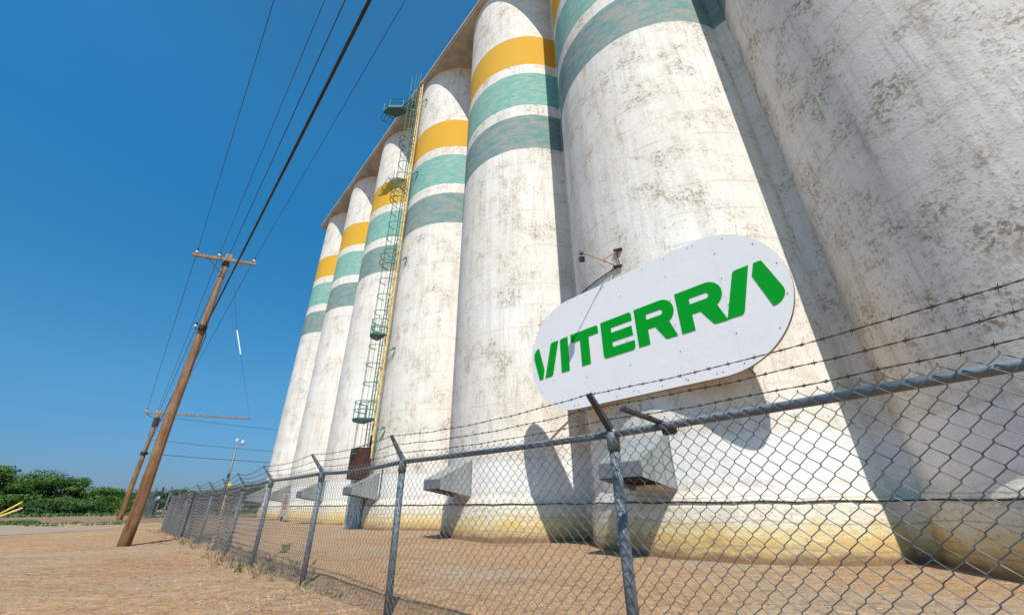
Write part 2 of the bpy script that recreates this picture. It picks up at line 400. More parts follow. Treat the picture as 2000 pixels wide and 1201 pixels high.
# service lane: straight strip crossing at the left
def lane(name, mat, y0, y1, x0, x1, lift, slope=0., wob=.5, n=90):
    m_ = MB(); k = 6
    for i in range(n+1):
        x = x0+(x1-x0)*i/n
        for j in range(k+1):
            y = y0+(y1-y0)*j/k + slope*(x-x0) + noise.noise(Vector((x*.25, j*.3, y0)))*wob
            m_.v.append((x, y, gh(x, y)+lift))
    for i in range(n):
        for j in range(k): a = i*(k+1)+j; m_.f.append((a, a+1, a+k+2, a+k+1))
    return tag(m_.build(name, mat, smooth=True), kind='structure')
lane('road', M_ASPH, 25.5, 36.5, -75, -27, .012, -.02, .8)
lane('soil_strip', M_SOIL, 42, 60, -95, -30, .016, .0, 1.5)

# ------------------------------------------------------------------ silos
HS = 40.2
PR = RAD+.16
def arc_mesh(rad_fn, zs, n=128):
    m_ = MB()
    for z, r in zs:
        for j in range(n):
            t = 2*math.pi*j/n; rr = r if not rad_fn else rad_fn(t, r)
            m_.v.append((rr*math.cos(t), rr*math.sin(t), z))
    for i in range(len(zs)-1):
        for j in range(n):
            a = i*n+j; b = i*n+(j+1) % n; m_.f.append((a, b, b+n, a+n))
    return m_
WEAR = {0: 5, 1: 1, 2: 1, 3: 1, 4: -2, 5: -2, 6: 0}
def silo_shell(parent, k=0):
    zs = [(1.25+i*(HS-1.25)/26, RAD) for i in range(27)]
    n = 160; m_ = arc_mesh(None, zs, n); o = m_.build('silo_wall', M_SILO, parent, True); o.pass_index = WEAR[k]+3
    me = o.data; uv = me.uv_layers.new(name='uv')
    for p in me.polygons:
        js = [me.loops[l].vertex_index % n for l in p.loop_indices]; wrap = max(js)-min(js) > n/2
        for l in p.loop_indices:
            vi = me.loops[l].vertex_index; j = vi % n
            if wrap and j == 0: j = n
            uv.data[l].uv = (2*math.pi*RAD*j/n, me.vertices[vi].co.z)
    return o
def facet(t, r):            # faceted plinth ring, softened corners
    k = 12; seg = 2*math.pi/k; a = ((t + R_(8)) % seg) - seg/2
    return r*(math.cos(seg/2)/math.cos(a))*.35 + r*.65
# chute in silo-local coordinates (object rotated ROWROT: x = -A, y = N), measured from the silo centre
def chute(parent, idx):
    yw = 11.28-PP; yf = 9.68-PP; xr, xl = .50, -.86
    zt, zb = 3.08, 1.62; ft, fb = 2.27, 1.89
    m_ = MB(); t = .03
    P_ = lambda x, y, z: Vector((x, y, z))
    # outer skin: top, two sides, front; open underneath
    def plate(a, b, c, d, nrm):
        nv = Vector(nrm)*t; m_.hexa([a, b, c, d, a+nv, b+nv, c+nv, d+nv])
    yb = yw+.55
    plate(P_(xl, yf, ft), P_(xr, yf, ft), P_(xr, yw, zt), P_(xl, yw, zt), (0, 0, -1))
    for x, s in ((xl, 1), (xr, -1)):
        plate(P_(x, yf+.032, fb), P_(x, yf+.032, ft-.033), P_(x, yw, zt-.033), P_(x, yw, zb), (s, 0, 0))
        xa, xb = (x, x+t) if s > 0 else (x-t, x)
        m_.hexa([P_(xa, yw, zb), P_(xb, yw, zb), P_(xb, yb, zb), P_(xa, yb, zb), P_(xa, yw, zt), P_(xb, yw, zt), P_(xb, yb, zt), P_(xa, yb, zt)])
    m_.hexa([P_(xl, yw, zt-.03), P_(xr, yw, zt-.03), P_(xr, yb, zt-.03), P_(xl, yb, zt-.03), P_(xl, yw, zt), P_(xr, yw, zt), P_(xr, yb, zt), P_(xl, yb, zt)])
    # stiffening ribs and wall flange
    for x, s_ in ((xl, -1), (xr, 1)):
        m_.bar(P_(x+.011*s_, yf+.55, fb-.06), P_(x+.011*s_, yf+.55, ft+.22), .02, .035)
        m_.bar(P_(x+.011*s_, yf+1.1, fb-.15), P_(x+.011*s_, yf+1.1, ft+.47), .02, .035)
    # flanges
    for x in (xl-.012, xr+.012):
        m_.bar(P_(x, yf, fb), P_(x, yw, zb), .02, .05); m_.bar(P_(x, yw, zb), P_(x, yw, zt), .04, .03)
    c = m_.build('discharge_chute', M_CHUTE, parent)
    fm = MB(); fm.hexa([P_(xl, yf, fb), P_(xr, yf, fb), P_(xr, yf, ft-.031), P_(xl, yf, ft-.031), P_(xl, yf+t, fb), P_(xr, yf+t, fb), P_(xr, yf+t, ft-.031), P_(xl, yf+t, ft-.031)])
    fm.build('front_lip', M_LIP, c)
    k = MB(); k.hexa([P_(xl+.04, yf+.05, fb+.06), P_(xr-.04, yf+.05, fb+.06), P_(xr-.04, yw+.3, zb+.08), P_(xl+.04, yw+.3, zb+.08),
                      P_(xl+.04, yf+.05, fb+.08), P_(xr-.04, yf+.05, fb+.08), P_(xr-.04, yw+.3, zb+.10), P_(xl+.04, yw+.3, zb+.10)])
    k.build('cavity_shade_sheet', M_CAVITY, c)  # added dark sheet standing in for shade in the open underside
    l = MB(); l.box((-.14, yw+.20, 1.50), (1.10, .40, .04))
    l.build('rusty_ledge', M_RUST, c)
    return c
labels = ['concrete silo nearest the camera at the right edge, filling the frame and standing in shade',
 'concrete silo that carries the white and green name board',
 'concrete silo with peeling bands just left of the name board',
 'concrete silo with the yellow and teal ladder running up its left side',
 'concrete silo directly left of the tall caged ladder, third from the far end',
 'narrow looking concrete silo, second from the far end of the row',
 'farthest concrete silo, at the left end of the row beside open sky']
for k in range(7):
    root = empty('grain_silo', W(S0+k*SP, PP, 0), labels[k], 'silo', 'white grain silos standing in a row', ROWROT)
    silo_shell(root, k)
    pm = arc_mesh(facet, [(-.5, RAD+.26), (.05, RAD+.25), (1.16, RAD+.19), (1.32, RAD+.15), (1.62, RAD+.03), (1.78, RAD+.012), (1.8, RAD-.1)], 144)
    pm.build('plinth', M_PL, root, False)
    if k > 0: chute(root, k)
    # narrow web wall closing the gap to the next silo
    if k < 6:
        wb = MB(); wb.box((-SP/2, -1.55+.9, HS/2+.6), (.72, 1.8, HS-1.3)); wb.build('web_wall', M_SILO, root).pass_index = 5
        wb = MB(); wb.box((-SP/2, -1.95+1.0, .65-.2), (1.0, 2.0, 1.7)); wb.build('web_plinth', M_PL, root)
# roof slab
rs = MB(); rs.box((0, 0, 0), (1, 1, 1))
s_lo, s_hi = -14, 57.6
def rowbox(m_, s0_, s1_, n0, n1, z0, z1):
    return m_.hexa([W(s0_, n0, z0), W(s1_, n0, z0), W(s1_, n1, z0), W(s0_, n1, z0), W(s0_, n0, z1), W(s1_, n0, z1), W(s1_, n1, z1), W(s0_, n1, z1)])
root = empty('roof_slab', W(25, 16, 40.2), 'long grey concrete roof slab overhanging the tops of all the silos', 'roof')
def lrow(s0_, s1_, n0, n1, z0, z1, name, mat, par, base):
    m_ = MB(); rowbox(m_, s0_, s1_, n0, n1, z0, z1); m_.v = [tuple(Vector(v)-base) for v in m_.v]; return m_.build(name, mat, par)
b0 = W(25, 16, 40.2)
lrow(s_lo, s_hi, 10.93, 21.3, 40.2, 40.5, 'slab', M_SLAB, root, b0)
lrow(s_lo, s_hi+.05, 10.85, 21.4, 40.5, 40.85, 'fascia', M_SLAB, root, b0)
lrow(s_lo, s_hi-.5, 13.5, 19.5, 40.85, 44.5, 'gallery_wall', M_SLAB, root, b0)

# ------------------------------------------------------------------ base cable slung along the silos
pts = []
rr = PR+.17
for k in range(0, 7):
    c = S0+k*SP
    for a in range(-62, 63, 8):
        t = R_(a); q = Vector(W(math.sin(t), -math.cos(t))); rr = facet(math.atan2(q.y, q.x)-ROWROT, RAD+.165)+.03; s_ = c+rr*math.sin(t); n_ = PP-rr*math.cos(t)
        pts.append(W(s_, n_, 1.285 - .02*math.sin(a*.31+k)))
mb = MB().tube(pts, .022, 6)
tag(mb.build('black_cable', M_RUBBER), 'long black cable strung level along the tops of the silo plinths', 'cable')

# ------------------------------------------------------------------ name board
BS, BN, BZ = 6.705, 11.08, 6.43
board = empty('name_board', W(BS, BN, BZ), 'white rounded board with green lettering bolted to a silo', 'sign', None, ROWROT); board.scale = (1.016, 1, 1.016)
HL, HR = 4.68, 2.12
def stadium(hl, r, n=40):
    p = []
    for i in range(n+1):
        t = -math.pi/2 + math.pi*i/n; p.append((hl-r+r*math.cos(t), r*math.sin(t)))
    for i in range(n+1):
        t = math.pi/2 + math.pi*i/n; p.append((-hl+r+r*math.cos(t), r*math.sin(t)))
    return p
MB().prism(stadium(HL, HR), 0, .02).build('face_sheet', M_SIGN, board)
MB().prism(stadium(HL-.004, HR-.004), .0205, .125).build('backing', M_SIGNE, board)
sc_ = []; sm_ = []
seams = [-3.45, -1.75, 0.0, 1.45, 3.05]
seams = [-3.55, -1.95, -.2, 1.5, 3.08]
for x in seams:
    zc = HR if abs(x) < HL-HR else math.sqrt(max(.01, HR**2-(abs(x)-(HL-HR))**2))
    sm_.append(lambda q, x=x, zc=zc: q.box((x, -.0012, 0), (.007, .0024, 2*zc-.02)))
    k = -zc+.16
    while k < zc-.08:
        for dx in (.045,):
            sc_.append((x+dx, k))
        k += .83
for x, z in stadium(HL-.13, HR-.13, 7)[::1]:
    sc_.append((x, z))
x = -2.4
while x < 2.5:
    for z in (HR-.12, -HR+.12):
        sc_.append((x, z))
    x += .8
each('sheet_seam', M_SEAM, board, sm_)
each('screw', M_SCREW, board, [lambda q, x=x, z=z: q.prism([(x+.016*math.cos(a*math.pi/3), z+.016*math.sin(a*math.pi/3)) for a in range(6)], -.012, -.0005) for x, z in sc_])
def rounded(poly, rad):
    """poly: list of (x, z, r) corners"""
    out = []; n = len(poly)
    for i in range(n):
        p = Vector(poly[i][:2]); r = poly[i][2] if len(poly[i]) > 2 else rad
        if r <= 0: out.append(p); continue
        a = Vector(poly[i-1][:2]); b = Vector(poly[(i+1) % n][:2])
        da, db = (a-p), (b-p); ang = da.angle(db); d = min(r/math.tan(ang/2), da.length*.49, db.length*.49)
        p0 = p+da.normalized()*d; p1 = p+db.normalized()*d
        for j in range(7):
            t = j/6; out.append(p0*(1-t)**2 + p*2*t*(1-t) + p1*t*t)
    return [(q.x, q.y) for q in out]
def letter(poly, holes=()):
    """flat vinyl letter with real thickness, cut by holes"""
    cu = bpy.data.curves.new('letter', 'CURVE'); cu.dimensions = '2D'; cu.fill_mode = 'BOTH'; cu.extrude = .003
    for P_ in (poly,)+tuple(holes):
        sp = cu.splines.new('POLY'); sp.points.add(len(P_)-1); sp.use_cyclic_u = True
        for q, (x, z) in zip(sp.points, P_): q.co = (x, z, 0, 1)
    o = bpy.data.objects.new('letter', cu); COL.objects.link(o)
    dg = bpy.context.evaluated_depsgraph_get(); me = bpy.data.meshes.new_from_object(o.evaluated_get(dg))
    bpy.data.objects.remove(o); me.materials.clear(); me.materials.append(M_GREEN); me.name = 'letter'
    o = bpy.data.objects.new('letter', me); COL.objects.link(o); o.parent = board
    o.rotation_euler = (R_(90), 0, 0); o.location = (0, -.0065, 0)
    return o
T_, B_ = .655, -.665
letter(rounded([(-4.49,.37,.1),(-4.43,.47,.1),(-4.33,.555,.1),(-4.21,.58,0),(-3.955,-.37,.05),(-4.035,-.73,.03),(-4.235,-.735,0),(-4.50,.18,.25)], 0))
letter(rounded([(-3.55,.62,.14),(-3.14,.62,0),(-3.52,-.72,.12),(-3.93,-.72,0)], 0))
letter(rounded([(-3.07,.63,.12),(-2.67,.63,0),(-2.67,-.705,.03),(-3.07,-.705,0)], 0))
letter(rounded([(-2.53,.64,0),(-1.25,.64,.12),(-1.25,.325,0),(-1.69,.325,0),(-1.69,-.69,0),(-2.09,-.69,0),(-2.09,.295,0),(-2.53,.295,.12)], 0))
letter(rounded([(-1.12,.65,0),(.13,.65,.12),(.13,.335,0),(-.71,.335,0),(-.71,.16,0),(.10,.16,0),(.10,-.175,0),(-.71,-.175,0),(-.71,-.355,0),(.13,-.355,0),(.13,-.67,.14),(-1.12,-.68,.14)], 0))
def arcpts(cx, cz, r, a0, a1, n=12): return [(cx+r*math.cos(R_(a0+(a1-a0)*i/n)), cz+r*math.sin(R_(a0+(a1-a0)*i/n))) for i in range(n+1)]
def Rl(x0):
    p = [(x0, T_)] + arcpts(x0+.93, .24, .415, 90, -62) + rounded([(x0+1.07,-.155,0),(x0+1.32,-.655,0),(x0+.94,-.655,.10),(x0+.655,-.16,0)], 0)
    p += [(x0+.40, -.16), (x0+.40, -.66), (x0, -.66)]
    p = [(x0, T_), (x0+.93, T_)] + arcpts(x0+.93, T_-.415, .415, 85, -60, 12) + rounded([(x0+1.32,-.655,0),(x0+.95,-.655,.10),(x0+.655,-.16,0)], 0) + [(x0+.40, -.16), (x0+.40, -.66), (x0, -.66)]
    h = [(x0+.40, .35), (x0+.88, .35)] + arcpts(x0+.88, .26, .09, 85, -85, 8) + [(x0+.88, .17), (x0+.40, .17)]
    return p, h
p, h = Rl(.25); letter(p, (h,)); p, h = Rl(1.70); letter(p, (h,))
letter(rounded([(3.44,.68,.12),(3.86,.68,0),(3.44,-.64,.14),(3.00,-.64,0)], 0))
letter(rounded([(3.985,.68,0),(4.18,.68,.05),(4.465,-.24,.2),(4.475,-.36,.1),(4.43,-.48,.1),(4.34,-.58,.1),(4.24,-.635,.1),(4.13,-.65,0),(3.865,.33,0)], 0))
# brackets to the wall
mk = []
for x in (-3.2, -1.2, 1.2, 3.1):
    dy = PP - math.sqrt(RAD**2 - x*x) - BN
    for z in (-1.35, 1.45): mk.append(lambda q, x=x, z=z, dy=dy: q.bar((x, .127, z), (x, dy+.02, z), .05, .05))
for x in (-3.3, 2.95):
    dy = PP - math.sqrt(RAD**2 - x*x) - BN
    mk.append(lambda q, x=x, dy=dy: (q.bar((x, .127, -1.72), (x, dy+.02, -1.72), .03, .03), q.bar((x, .127, -1.72), (x, dy+.02, -1.95), .025, .025)))
each('wall_bracket', M_ARM, board, mk)

# floodlight arm above the board
fl = empty('floodlight_arm', W(6.9, 11.26, 9.12), 'ochre and red floodlight arm jutting from the silo above the board', 'light fixture')
b0 = W(6.9, 11.26, 9.12)
def rel(p): return Vector(p)-b0
tip = rel(W(7.56, 10.0, 9.52))
MB().tube([rel(W(6.9, 11.27, 9.12)), tip], .020, 8).build('arm_tube', M_ORANGE, fl)
MB().tube([rel(W(6.81, 11.26, 9.76)), rel(W(7.1, 10.72, 9.31))], .022, 8).build('brace', M_RED, fl)
m_ = MB(); m_.bar(rel(W(6.72, 11.22, 9.05)), rel(W(7.05, 11.22, 9.15)), .08, .08); m_.bar(rel(W(6.62, 11.22, 9.72)), rel(W(6.96, 11.22, 9.82)), .09, .09)
m_.tube([rel(W(6.81, 11.2, 9.74)), rel(W(6.84, 11.2, 9.12))], .012, 5); m_.tube([rel(W(6.88, 11.2, 9.76)), rel(W(6.78, 11.2, 9.12))], .012, 5)
m_.build('wall_bracket', M_LAMP, fl)
lm = MB(); lm.box(tip+Vector((0,0,-.30)), (.17,.22,.20), Matrix.Rotation(.5, 3, 'X')); lm.box(tip+Vector((0,0,.0)), (.16,.12,.12)); lm.tube([tip, tip+Vector((0,0,-.22))], .015, 6)
lm.tube([tip+Vector((-.1,0,-.2)), tip+Vector((-.13,.05,-.33)), tip+Vector((.13,.05,-.30))], .012, 5)
lm.build('lamp_head', M_LAMP, fl, bevel=.01)
c_pts = [rel(W(6.95+2.5*t, PP-math.sqrt(RAD**2-(6.95+2.5*t-6.6)**2)-.03, 9.10+.18*t-.10*math.sin(math.pi*t))) for t in [i/10 for i in range(11)]]
MB().tube(c_pts, .022, 6).build('power_conduit', M_RUBBER, fl)

# ------------------------------------------------------------------ caged ladder
LS, LN = 25.85, 10.80
lad = empty('caged_ladder', W(LS, LN, 0), 'tall teal caged ladder with yellow rails climbing between two silos', 'ladder')
b0 = W(LS, LN, 0)
def L(s, n, z): return Vector(W(LS+s, LN+n, z))-b0
mr = MB()
for s in (-.05, .36): mr.bar(L(s, .0, 3.9), L(s, .0, 39.6), .10, .09)
zz = 4.4
while zz < 39.4: mr.bar(L(-.05, .0, zz), L(.36, .0, zz), .05, .04); zz += .6
mr.build('yellow_rails', M_YEL, lad)
mr = MB()
for s in (.5, .98): mr.bar(L(s, -.12, 3.0), L(s, -.12, 41.9), .05, .05)
z = 3.2
while z < 41.5: mr.tube([L(.5, -.12, z), L(.98, -.12, z)], .014, 5, False); z += .32
mr.build('ladder_rungs', M_TEALD, lad)
def hoop(m_, z, rad=.62, rr_=.030, cs=.80, cn=-.12):
    p = [L(cs-rad*math.cos(t), cn-rad*1.25*math.sin(t), z) for t in [math.pi*i/12 for i in range(13)]]
    m_.tube(p, rr_, 5)
cg = MB(); z = 7.4
while z < 39.5:
    hoop(cg, z); z += 1.35
for t in (.06, .25, .5, .75, .94):
    a = math.pi*t
    cg.bar(L(.80-.62*math.cos(a), -.12-.62*1.25*math.sin(a), 4.2), L(.80-.62*math.cos(a), -.12-.62*1.25*math.sin(a), 41.2), .032, .02)
for z in (2.9,): hoop(cg, z+1.3)
cg.build('cage', M_TEAL, lad)
# rest platforms with their own railing
def platform(z, rad=.78, rail=True, s_off=.74, big=1.0):
    pl = MB(); n = 12; pts = [(s_off-rad*math.cos(math.pi*i/n), -.12-rad*1.25*big*math.sin(math.pi*i/n)) for i in range(n+1)]
    top = [L(a, b, z) for a, b in pts]; bot = [L(a, b, z-.14) for a, b in pts]; k = len(pts)
    pl.add(top+bot, [tuple(range(k)), tuple(range(2*k-1, k-1, -1))]+[(i, (i+1) % k, (i+1) % k+k, i+k) for i in range(k)])
    o = pl.build('platform', M_TEALD, lad)
    if rail:
        rl = MB()
        for hz in (.55, 1.1): rl.tube([L(a, b, z+hz) for a, b in pts], .03, 5)
        for i in (0, 2, 4, 6, 8, 10, 12): rl.bar(L(*pts[i], z), L(*pts[i], z+1.1), .04, .04)
        rl.build('railing', M_TEAL, o)
    return o
platform(6.35, .84, True, .80, 1.05)
platform(12.3, .70, True)
each('flared_hoop', M_TEAL, lad, [lambda q, zz=zz: hoop(q, zz, .80, .032) for zz in (18.4, 19.0, 24.8, 25.3, 25.9, 31.5, 32.1)])
# roof-level landing reaching out past the slab edge
def PL(s_, n_, z_): return W(s_, n_, z_)-b0
lq = [(30.1,8.75),(29.2,8.95),(28.3,10.0),(28.45,10.75),(29.9,10.0)]
lp = MB(); k = len(lq); lp.add([PL(a, b, 38.0) for a, b in lq]+[PL(a, b, 38.16) for a, b in lq], [tuple(range(k)), tuple(range(2*k-1, k-1, -1))]+[(i, (i+1) % k, (i+1) % k+k, i+k) for i in range(k)])
lo = lp.build('roof_landing', M_TEALD, lad)
rl = MB(); ed = [lq[4], lq[0], lq[1], lq[2]]
for hz in (.6, 1.15): rl.tube([PL(a, b, 38.1+hz) for a, b in ed], .035, 5)
for a, b in ed: rl.bar(PL(a, b, 38.0), PL(a, b, 39.3), .06, .06)
for i in range(3): rl.bar(PL(*ed[i], 38.16), PL(*ed[i+1], 38.16), .08, .16)
rl.build('railing', M_TEAL, lo)
wk = MB(); hr = []
for a, b in (((28.45,10.75),(26.9,10.75)), ((28.3,10.0),(26.9,10.2))): wk.bar(PL(*a, 38.05), PL(*b, 38.05), .10, .12); hr.append(lambda q, a=a, b=b: q.bar(PL(*a, 39.2), PL(*b, 39.2), .05, .05))
for i in range(5): wk.bar(PL(27.0+.3*i, 10.2-.05*i, 38.05), PL(27.0+.3*i, 10.75, 38.05), .12, .05)
wk.build('walkway', M_TEALD, lo); each('handrail', M_TEAL, lo, hr)
gp = MB()
for i in range(4): gp.bar(PL(30.2, 8.8+.34*i, 38.0), PL(30.95, 8.85+.34*i, 37.9), .06, .05)
gp.bar(PL(30.95, 8.8, 37.9), PL(30.95, 9.95, 37.9), .07, .06); gp.bar(PL(30.15, 8.8, 38.0), PL(30.15, 9.95, 38.0), .07, .06)
gp.build('hinged_grate', M_TEALD, lo)
# wall stand-offs
each('wall_stand_off', M_TEAL, lad, [lambda q, z=z: (q.bar(L(-.02, .02, z), L(-.62, .42, z+.1), .05, .05), q.bar(L(-.02, .02, z-1.2), L(-.62, .42, z), .03, .03), q.box(L(-.55, .30, z+.12), (.16,.16,.15))) for z in (5.6, 11.0, 18.5, 27.5, 37)])
# rusty guard round the foot of the ladder
gd = MB()
gz0, gz1 = 2.75, 4.55
for a, b in (((.15,-.75), (1.5,-.75)), ((1.5,-.75), (1.5,.15)), ((.15,-.75), (.15,.1))):
    p, q = L(*a, gz0), L(*b, gz0); d = (q-p).normalized(); nn = Vector((-d.y, d.x, 0))*.02
    gd.hexa([p-nn, q-nn, q+nn, p+nn, p-nn+Z*(gz1-gz0), q-nn+Z*(gz1-gz0), q+nn+Z*(gz1-gz0), p+nn+Z*(gz1-gz0)])
gd.bar(L(.15,-.1,gz0), L(.15,-.1,5.3), .3, .05)
gd.build('foot_guard', M_RUST, lad)

# painted pier under the ladder
pier = MB(); sp0, sp1 = 27.15, 29.35
pier.hexa([W(27.0, 11.10, -.3), W(29.45, 11.10, -.3), W(31.4, 12.9, -.3), W(29.6, 13.6, -.3), W(27.0, 11.10, 2.9), W(29.45, 11.10, 2.9), W(31.4, 12.9, 2.9), W(29.6, 13.6, 2.9)])
tag(pier.build('graffiti_pier', M_GRAF, bevel=.03), 'low pier sprayed with teal, red and mauve graffiti below the ladder', 'pier')

# electrical conduit on the ladder silo
cd = MB().tube([W(24.9, 11.23, 3.5), W(24.9, 11.23, 1.9), W(25.05, 11.22, 1.6), W(25.35, 11.13, 1.35)], .03, 6)
tag(cd.build('wall_conduit', M_RUBBER), 'short dark conduit bending down the silo wall beside a chute', 'conduit')

# wall lamp high on the far silo
wl = empty('wall_lamp', W(58.6, 13.4, 16.2), 'tiny dark lamp on the outer side of the farthest silo', 'wall lamp')
MB().bar((0,0,0), (A*.9-N*.4), .08, .08).build('lamp_arm', M_LAMP, wl)
MB().box(A*.95-N*.4+Z*-.05, (.4,.4,.25)).build('lamp_head', M_LAMP, wl, bevel=.03)

# ------------------------------------------------------------------ chain-link fence
FP = [(2.77,1.2),(.91,3.8),(-1.6,6.2),(-3.71,8.4),(-6.0,10.8),(-8.13,13.2),(-10.14,15.6),(-12.0,17.6),(-13.9,19.6),(-16.0,21.8),(-18.2,24.1),(-20.4,26.5),(-22.4,29.0)]
FH = 1.83; CELL = .108
fence = empty('chain_link_fence', (FP[1][0], FP[1][1], 0), 'long chain link fence with three strands of barbed wire in front of the silos', 'fence')
fo = Vector((FP[1][0], FP[1][1], 0))
def fr(p): return Vector(p)-fo
P3 = [Vector((x, y, gh(x, y))) for x, y in FP]
tops = [Vector((p.x, p.y, FH)) for p in P3]
def outward(i):
    a = P3[max(0, i-1)]; b = P3[min(len(P3)-1, i+1)]; d = (b-a).normalized(); return Vector((-d.y, d.x, 0)) * (1 if Vector((-d.y, d.x, 0)).dot(N) < 0 else -1)
tips = []
for i, p in enumerate(P3):
    r = .047
    m_ = MB().tube([fr(p)-Z*.3, fr(tops[i])+Z*.02], r, 14)
    po = m_.build('post', M_GALV, fence, True)
    if i in (6,): po.data.materials[0] = M_GALV
    cp = MB().tube([fr(tops[i])-Z*.14, fr(tops[i])+Z*.0, fr(tops[i])+Z*.05], [r+.012, r+.012, r*.7], 12); cp.build('post_cap', M_RAIL, po, True)
    o_ = outward(i)
    lean = o_*.26+Z*.30 + (P3[min(i+1, len(P3)-1)]-P3[i-1 if i else 0]).normalized()*(.04*math.sin(i*2.3))
    tp = tops[i]+Z*.04+lean; tips.append((tops[i]+Z*.04, tp))
    ar = MB(); a_, b_ = fr(tops[i]+Z*.02), fr(tp); d = (b_-a_).normalized(); sd_ = d.cross(o_).normalized()
    up_ = sd_.cross(d).normalized()
    for off in (-1, 1):   # channel section
        x = sd_*.022*off; ar.hexa([a_+x-sd_*.004-up_*.03, a_+x+sd_*.004-up_*.03, a_+x+sd_*.004+up_*.03, a_+x-sd_*.004+up_*.03, b_+x-sd_*.004-up_*.015, b_+x+sd_*.004-up_*.015, b_+x+sd_*.004+up_*.015, b_+x-sd_*.004+up_*.015])
    ar.hexa([a_-sd_*.017+up_*.026, a_+sd_*.017+up_*.026, a_+sd_*.017+up_*.031, a_-sd_*.017+up_*.031, b_-sd_*.017+up_*.012, b_+sd_*.017+up_*.012, b_+sd_*.017+up_*.016, b_-sd_*.017+up_*.016])
    ar.build('barb_arm', M_ARM if i == 1 else M_GALV, po)
    if i == 6:
        MB().tube([fr(tops[i])-Z*.02, fr(tops[i])+Z*.20], .07, 10).build('yellow_cap', M_YEL, po, True)
        MB().tube([fr(p)+Z*.05, fr(tops[i])-Z*.15], .05, 10, False).build('yellow_sleeve', M_YEL, po, True)
for i in range(len(FP)-1):
    a, b = tops[i], tops[i+1]; L_ = (b-a).length; k = 10
    pts = [fr(a.lerp(b, t/k)) - Z*(.035*math.sin(math.pi*t/k)*(1 if i in (2, 4, 5) else .25)) for t in range(k+1)]
    MB().tube(pts, .031, 12).build('top_rail', M_RAIL, fence, True)
def fabric(i):
    a, b = P3[i], P3[i+1]; d = (Vector((b.x-a.x, b.y-a.y, 0))); L_ = d.length; d.normalize()
    o_ = Vector((-d.y, d.x, 0)); o_ = o_ if o_.dot(N) < 0 else -o_
    h = CELL/2; nw = int(round(L_/h)); st = L_/nw; far = i >= 5; sides = 3 if far or i > 3 else 4
    rw = .0028 if i < 3 else .0038 if i < 5 else .0050 if i < 7 else .0065
    m_ = MB(); off = .036 if i > 1 else .047
    for j in range(nw):
        x0 = j*st; pts = []; z = FH+.055; q = 0; rnd = random.Random(i*1000+j)
        z += (rnd.random()-.5)*h*2 if i >= 5 else 0; zend = .03+.03*noise.noise(Vector((x0*1.3, i, 0)))
        while z > zend:
            x = x0 + (st*.96 if (q+j) % 2 else st*.04)
            belly = .035*math.sin(math.pi*min(1, max(0, z/FH)))*noise.noise(Vector((x*.6+i*7, z*.8, 1))) + .05*max(0, .45-z)*noise.noise(Vector((x*1.1+i*5, 0, 4)))
            dy = .004 if (q % 2) else -.004
            gz = a.z*(1-x/L_)+b.z*(x/L_)
            jx = .004*noise.noise(Vector((x*3, z*3, i)))
            pnt = a + d*(x+jx) + o_*(off+belly*1.2+dy); pnt.z = z + gz*(1-z/FH)
            # softened corner
            if not far and i < 4:
                pts.append(pnt+Z*.008); pts.append(pnt-Z*.008)
            else: pts.append(pnt)
            z -= h; q += 1
        m_.tube([fr(p_) for p_ in pts], rw, sides, False)
    return m_.build('mesh_panel', M_WIRE, fence)
for i in range(len(FP)-1): fabric(i)
# tie wires near post
def barbed(frac):
    m_ = MB()
    for i in range(len(tips)-1):
        a = tips[i][0].lerp(tips[i][1], frac); b = tips[i+1][0].lerp(tips[i+1][1], frac); L_ = (b-a).length
        k = 24; d = (b-a).normalized(); sag = (.05, .05, .05, .05, .09, .10, .09, .08, .1, .1, .1, .1)[i]*(1+.6*(frac-.5))
        def P_(t): return a.lerp(b, t) - Z*sag*4*t*(1-t) + Z*.008*noise.noise(Vector((t*9, i*3, frac*8)))
        for ph in (0, math.pi):
            n_ = k*3 if i < 4 else k
            m_.tube([fr(P_(t/n_) + (Z*math.cos(t*1.9+ph)+d.cross(Z)*math.sin(t*1.9+ph))*.0032) for t in range(n_+1)], .0022 if i < 4 else .0036, 4, False)
        nb = int(L_/.135)
        for j in range(nb):
            t = (j+.5+.2*math.sin(j*5+i))/nb; c = P_(t); rnd = random.Random(i*99+j+int(frac*7))
            th = rnd.uniform(0, 3.14); sz = .020
            m_.tube([fr(c-d*.012), fr(c+d*.012)], .0062 if i < 5 else .009, 5)
            for s_ in (-1, 1):
                v = (Z*math.cos(th+s_*.7)+d.cross(Z)*math.sin(th+s_*.7)+d*.25*s_).normalized()
                m_.tube([fr(c-v*sz), fr(c+v*sz)], .0019, 3, False)
    return m_.build('barbed_wire', M_BARB, fence)
for fq in (.98, .62, .27): barbed(fq)
# spare barb arm clamped flat on the near rail
sp_ = empty('loose_barb_arm', (1.26, 3.33, 1.83), 'spare flat steel arm clamped askew on the top rail beside the nearest post', 'bracket')
q0, q1 = Vector((1.25, 3.395, 1.85))-Vector((1.26,3.33,1.83)), Vector((.85, 3.12, 1.915))-Vector((1.26,3.33,1.83))
MB().bar(q0, q1, .055, .022).build('arm', M_ARM, sp_)
def hook(q, t):
    c = q0.lerp(q1, t); q.tube([c+Vector((0,0,.01)), c+Vector((.0,.0,.028)), c+Vector((-.03,-.01,.028)), c+Vector((-.035,-.01,.012))], .004, 5)
each('wire_hook', M_ARM, sp_, [lambda q, t=t: hook(q, t) for t in (.3, .6, .92)])
MB().tube([Vector((-.03,.045,-.045)), Vector((.03,-.035,-.045))], .032, 10).build('rail_clamp', M_ARM, sp_, True)

